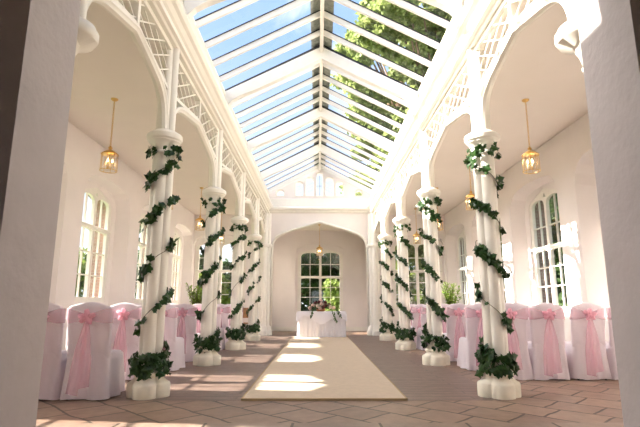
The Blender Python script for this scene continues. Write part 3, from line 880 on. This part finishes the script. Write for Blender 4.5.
ros = [(-.20, -.10, .10, 0), (-.08, -.15, .09, 1), (.02, -.13, .13, 0), (-.02, -.16, .045, 0), (.14, -.12, .10, 2), (-.14, -.04, .16, 2), (.0, -.02, .20, 0), (.12, -.02, .17, 2),
       (.25, -.10, .07, 1), (.22, -.02, .12, 2), (.33, -.08, .05, 0), (-.28, -.08, .05, 0), (.06, -.15, .06, 2), (-.12, .06, .14, 1), (.1, .08, .14, 0), (-.05, -.08, .17, 2)]
for i, (x, y, z, c) in enumerate(ros):
    mb = MB(); r_ = .050 if c != 2 else .046; cc = (x, y, z+.02)
    blob_rose(mb, cc, r_, i); mb.v = [tuple(rotm(v, cc, 'X', .9)) for v in mb.v]
    mb.build('rose', [M['rose_pink'], M['rose_cream'], M['rose_dark']][c], fl, True)

fl.scale = (1.25, 1.1, 1.45)

# ------------------------------------------------------------------ ivy
def ivy_leaf(L, W):
    o = [(0, 0), (.28, -.10), (.50, .10), (.36, .30), (.62, .52), (.30, .62), (.0, 1.0), (-.30, .62), (-.62, .52), (-.36, .30), (-.50, .10), (-.28, -.10)]
    vs = [(x*W, y*L, -abs(x)*W*.35) for x, y in o] + [(0, .4*L, .03*L)]
    n = len(o); return vs, [(k, (k+1) % n, n) for k in range(n)]

def ivy_garland(s, y, zk, seed, label, dens=1.0):
    root = empty('ivy_garland', (s*WC, y, 0)); tag(root, label, 'ivy', 'ivy garlands wound round the columns')
    rr = random.Random(seed)
    view = math.atan2(-y, -s*WC-.075)           # direction from column to camera
    pts = []
    z0, z1 = zk[0]-.08, 2.86
    n = 420
    for i in range(n+1):
        z = z0 + (z1-z0)*i/n
        # k(z) by piecewise linear interpolation of the front crossings
        kk = None
        for j in range(len(zk)-1):
            if z <= zk[j+1] or j == len(zk)-2:
                kk = j + (z-zk[j])/(zk[j+1]-zk[j]); break
        # sharpen: crosses the front quickly, i.e. rises steadily
        kk = kk - .5*math.sin(2*PI*kk)/(2*PI)
        ang = view + (1 if s < 0 else -1)*2*PI*kk
        pts.append((Vector((math.cos(ang), math.sin(ang), 0)), z, ang))
    st = MB(); st.tube([p*(.150 + .01*math.sin(z*9)) + Vector((0, 0, z + .02*math.sin(a*3))) for p, z, a in pts[::3]], 0.004, 6); st.build('stem', M['stem'], root, True)
    lv = MB(); p1, p2 = rr.uniform(0, 6), rr.uniform(0, 6)
    def leaf(c, out, size):
        t = Vector((0, 0, 1)).cross(out)
        d = (t*rr.uniform(-1, 1) + Vector((0, 0, rr.uniform(-1.1, .5))) + out*rr.uniform(.0, .5))
        put_leaf(lv, c, d, out + Vector((rr.uniform(-.4, .4), rr.uniform(-.4, .4), rr.uniform(-.2, .6))), size, size*1.05, ivy_leaf)
    for i in range(int(400*dens)):
        p, z, a = pts[rr.randrange(len(pts))]
        clump = .55 + .45*math.sin(a*1.7+p1) + .3*math.sin(a*3.1+p2)
        if rr.random() > clump: continue
        r0 = rr.uniform(.145, .19)
        leaf(p*r0 + Vector((0, 0, z+rr.gauss(0, .022))), p, rr.uniform(.05, .10))
    for i in range(int(46*dens)):                 # wreath under the capital
        a = rr.uniform(0, 2*PI); o = Vector((math.cos(a), math.sin(a), 0)); leaf(o*rr.uniform(.16, .20) + Vector((0, 0, 2.83+rr.uniform(-.04, .07))), o, rr.uniform(.05, .09))
    for i in range(int(95*dens)):                 # thick wreath on the base
        a = rr.uniform(0, 2*PI); o = Vector((math.cos(a), math.sin(a), 0)); leaf(o*rr.uniform(.15, .215) + Vector((0, 0, .35+rr.uniform(-.09, .12))), o, rr.uniform(.06, .105))
    lv.build('leaves', M['ivy'], root)

ZK = [.36, .97, 1.55, 2.12, 2.60, 3.0]
for s, sn in ((-1, 'left'), (1, 'right')):
    for k in (1, 2, 3, 4):
        zk = [z + [0, 0, .05, -.05, .04][k]*(1 if 0 < i < 5 else 0) for i, z in enumerate(ZK)]
        ivy_garland(s, COLY[k], zk, 40+k*2+(s > 0), 'dark green ivy garland spiralling round the %s column of the %s row' % (['', 'nearest full', 'second', 'third', 'farthest'][k], sn), 1.0)

# ------------------------------------------------------------------ potted shrubs at the aisle ends
def potted(x, y, label, seed):
    root = empty('potted_shrub', (x, y, 0)); tag(root, label, 'plant', 'potted shrubs at the aisle ends')
    mb = MB(); mb.lathe([(.13, 0), (.17, .05), (.20, .34), (.215, .35), (.215, .39), (.19, .39), (.185, .35)], 24); mb.build('pot', M['pot'], root, True, 40)
    rr = random.Random(seed); st = MB(); lv = MB()
    for k in range(26):
        a = rr.uniform(0, 2*PI); tip = Vector((.34*math.cos(a)*rr.uniform(.2, 1), .34*math.sin(a)*rr.uniform(.2, 1), rr.uniform(1.25, 1.72)))
        b = Vector((0, 0, .34)); mid = (b+tip)/2 + Vector((tip.x*-.15, tip.y*-.15, .1)); P_ = [b, mid, tip]; st.tube(P_, .006, 5)
        for j in range(26):
            t = rr.uniform(.35, 1); p = b.lerp(mid, t*2) if t < .5 else mid.lerp(tip, t*2-1)
            put_leaf(lv, p, (rr.uniform(-1, 1), rr.uniform(-1, 1), rr.uniform(-.4, .8)), (0, 0, 1), rr.uniform(.08, .14), rr.uniform(.035, .055))
    st.build('stem', M['stem'], root); lv.build('leaves', M['pot_leaf'], root)
potted(-3.78, 14.7, 'bushy yellow-green potted shrub behind the chairs at the far end of the left aisle', 1)
potted(4.02, 14.8, 'bushy yellow-green potted shrub behind the chairs at the far end of the right aisle', 2)

# ------------------------------------------------------------------ trees outside
def quad_leaf(L, W):
    return [(-W*.5, 0, 0), (W*.5, L*.15, 0), (W*.4, L, 0), (-W*.35, L*.8, .1*L)], [(0, 1, 2, 3)]
def tree(name, x, y, trunk_h, blobs, m, label, nleaf, lsize, seed, group='trees outside the glass'):
    root = empty(name, (x, y, -.22)); tag(root, label, 'tree', group)
    rr = random.Random(seed)
    mb = MB(); r0 = .06 + trunk_h*.03
    mb.tube([(0, 0, 0), (r0*.3, 0, trunk_h*.4), (-r0*.4, r0*.3, trunk_h)], [r0*1.2, r0, r0*.7], 10)
    for (bx, by, bz, br) in blobs: mb.tube([(0, 0, trunk_h*.6), (bx*.5, by*.5, (trunk_h*.7+bz)/2), (bx, by, bz)], [r0*.5, r0*.35, r0*.12], 7)
    mb.build('trunk', M['bark'], root, True)
    lv = MB(); tot = sum(b[3]**2 for b in blobs)
    for (bx, by, bz, br) in blobs:
        for sub in range(max(4, int(34*br*br/tot*4))):
            u = Vector((rr.gauss(0, 1), rr.gauss(0, 1), rr.gauss(0, 1))).normalized()
            c = Vector((bx, by, bz)) + u*br*rr.uniform(.45, 1.0); cr = br*rr.uniform(.18, .34)
            for k in range(max(8, int(nleaf/34/4))):
                w = Vector((rr.gauss(0, 1), rr.gauss(0, 1), rr.gauss(0, .7)))*.6
                put_leaf(lv, c + w*cr, (rr.uniform(-1, 1), rr.uniform(-1, 1), rr.uniform(-1, .6)), (rr.uniform(-1, 1), rr.uniform(-1, 1), rr.uniform(-.2, 1)), lsize*rr.uniform(.6, 1.3), lsize*.8, quad_leaf)
    lv.build('crown', m, root)

# the big tree towering over the far right of the glass roof
rr = random.Random(3)
bl = []
for _ in range(170):
    y = rr.uniform(20, 27); z = y*rr.uniform(.17, .85); x = y*rr.uniform(.095, .46)
    bl.append((x-7.0, y-24.5, z, rr.uniform(.8, 1.4)))
for _ in range(26):
    y = rr.uniform(22, 27); bl.append((y*rr.uniform(.085, .22)-7.0, y-24.5, y*rr.uniform(.17, .45), rr.uniform(.6, .95)))
tree('big_tree', 7.0, 24.5, 7, bl, M['tree'], 'huge sunlit green tree seen through the right half of the glass roof', 230000, .21, 21)
for i, (x, y, h) in enumerate(((11.5, 17, 6.5), (13, 23, 8), (16, 30, 9.5), (12.5, 32, 9), (11.5, 11, 6))):
    bl = [(rr.uniform(-1.8, 1.8), rr.uniform(-2.4, 2.4), h*rr.uniform(.12, .85), rr.uniform(1.2, 1.9)) for _ in range(16)]
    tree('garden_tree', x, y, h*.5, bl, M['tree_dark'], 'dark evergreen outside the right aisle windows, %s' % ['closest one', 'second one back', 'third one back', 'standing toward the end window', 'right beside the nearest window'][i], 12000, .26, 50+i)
# behind the end wall
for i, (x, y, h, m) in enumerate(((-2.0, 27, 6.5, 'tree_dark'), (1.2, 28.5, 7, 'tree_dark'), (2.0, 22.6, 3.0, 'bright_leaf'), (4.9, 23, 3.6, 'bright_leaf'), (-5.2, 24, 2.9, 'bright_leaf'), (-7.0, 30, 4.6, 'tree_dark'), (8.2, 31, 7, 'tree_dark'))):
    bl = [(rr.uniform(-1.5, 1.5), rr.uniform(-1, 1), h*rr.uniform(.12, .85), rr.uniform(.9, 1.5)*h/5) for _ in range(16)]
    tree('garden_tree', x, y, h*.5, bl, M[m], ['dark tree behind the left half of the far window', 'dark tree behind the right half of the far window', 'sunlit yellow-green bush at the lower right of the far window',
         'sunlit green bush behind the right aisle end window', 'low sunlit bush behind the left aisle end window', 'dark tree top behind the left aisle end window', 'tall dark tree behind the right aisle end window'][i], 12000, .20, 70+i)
# left side
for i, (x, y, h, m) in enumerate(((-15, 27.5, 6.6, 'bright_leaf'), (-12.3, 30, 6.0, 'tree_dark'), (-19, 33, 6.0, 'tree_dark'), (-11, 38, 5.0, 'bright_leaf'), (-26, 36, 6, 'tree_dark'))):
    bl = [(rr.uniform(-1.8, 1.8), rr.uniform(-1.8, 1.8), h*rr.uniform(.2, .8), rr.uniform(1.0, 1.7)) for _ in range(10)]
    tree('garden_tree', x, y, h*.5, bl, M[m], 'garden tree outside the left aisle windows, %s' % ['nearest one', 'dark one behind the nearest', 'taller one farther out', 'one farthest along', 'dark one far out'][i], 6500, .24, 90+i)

# ------------------------------------------------------------------ light
w = bpy.data.worlds.new('sky'); bpy.context.scene.world = w; w.use_nodes = True
nt = w.node_tree; bg = nt.nodes['Background']
tc = nt.nodes.new('ShaderNodeTexCoord'); sp = nt.nodes.new('ShaderNodeSeparateXYZ'); nt.links.new(tc.outputs['Generated'], sp.inputs[0])
rp = nt.nodes.new('ShaderNodeValToRGB'); rp.color_ramp.elements[0].position = 0.0; rp.color_ramp.elements[1].position = 0.5
rp.color_ramp.elements[0].color = (1.0, 1.05, 1.1, 1); rp.color_ramp.elements[1].color = (0.34, 0.51, 0.86, 1)
nt.links.new(sp.outputs[2], rp.inputs['Fac'])
ns = nt.nodes.new('ShaderNodeTexNoise'); ns.inputs['Scale'].default_value = 5; ns.inputs['Detail'].default_value = 8; ns.inputs['Distortion'].default_value = 0.6
nt.links.new(tc.outputs['Generated'], ns.inputs['Vector'])
r2 = nt.nodes.new('ShaderNodeValToRGB'); r2.color_ramp.elements[0].position = 0.60; r2.color_ramp.elements[1].position = 0.75
nt.links.new(ns.outputs['Fac'], r2.inputs['Fac'])
mx = nt.nodes.new('ShaderNodeMix'); mx.data_type = 'RGBA'; nt.links.new(r2.outputs['Color'], mx.inputs[0]); nt.links.new(rp.outputs['Color'], mx.inputs[6]); mx.inputs[7].default_value = (1, 1, 1, 1)
az = math.radians(7.5); el = math.radians(33.2)
dt = nt.nodes.new('ShaderNodeVectorMath'); dt.operation = 'DOT_PRODUCT'; nt.links.new(tc.outputs['Generated'], dt.inputs[0])
dt.inputs[1].default_value = (-math.cos(el)*math.cos(az), math.cos(el)*math.sin(az), math.sin(el))
mxm = nt.nodes.new('ShaderNodeMath'); mxm.operation = 'MAXIMUM'; mxm.inputs[1].default_value = 0; nt.links.new(dt.outputs['Value'], mxm.inputs[0])
pw = nt.nodes.new('ShaderNodeMath'); pw.operation = 'POWER'; pw.inputs[1].default_value = 10; nt.links.new(mxm.outputs[0], pw.inputs[0])
glow = nt.nodes.new('ShaderNodeMix'); glow.data_type = 'RGBA'; glow.blend_type = 'ADD'; glow.clamp_result = False
glow.inputs[7].default_value = (17.0, 15.5, 14.0, 1); nt.links.new(pw.outputs[0], glow.inputs[0]); nt.links.new(mx.outputs[2], glow.inputs[6])
nt.links.new(glow.outputs[2], bg.inputs['Color']); bg.inputs['Strength'].default_value = 1.0
sd = bpy.data.lights.new('sun', 'SUN'); sd.energy = 16.5; sd.angle = math.radians(0.6); sd.color = (1.0, 0.92, 0.82)
so = bpy.data.objects.new('sun', sd); C.objects.link(so)
az = math.radians(7.5); el = math.radians(33.2)
dirv = Vector((math.cos(el)*math.cos(az), -math.cos(el)*math.sin(az), -math.sin(el)))
so.rotation_euler = dirv.to_track_quat('-Z', 'Y').to_euler(); so.location = (-20, 15, 15)

# ------------------------------------------------------------------ camera
cd = bpy.data.cameras.new('camera'); cam = bpy.data.objects.new('camera', cd); C.objects.link(cam)
cd.sensor_width = 36; cd.lens = 475/640*36; cd.clip_end = 300; cd.clip_start = 0.05
cam.location = (-0.075, 0, 1.0); cam.rotation_euler = (math.radians(90+10.96), 0, math.radians(-0.30))
sc = bpy.context.scene; sc.camera = cam
sc.view_settings.view_transform = 'Standard'; sc.view_settings.look = 'None'; sc.view_settings.gamma = 1; sc.view_settings.use_curve_mapping = False
sc.view_settings.exposure = 0.62
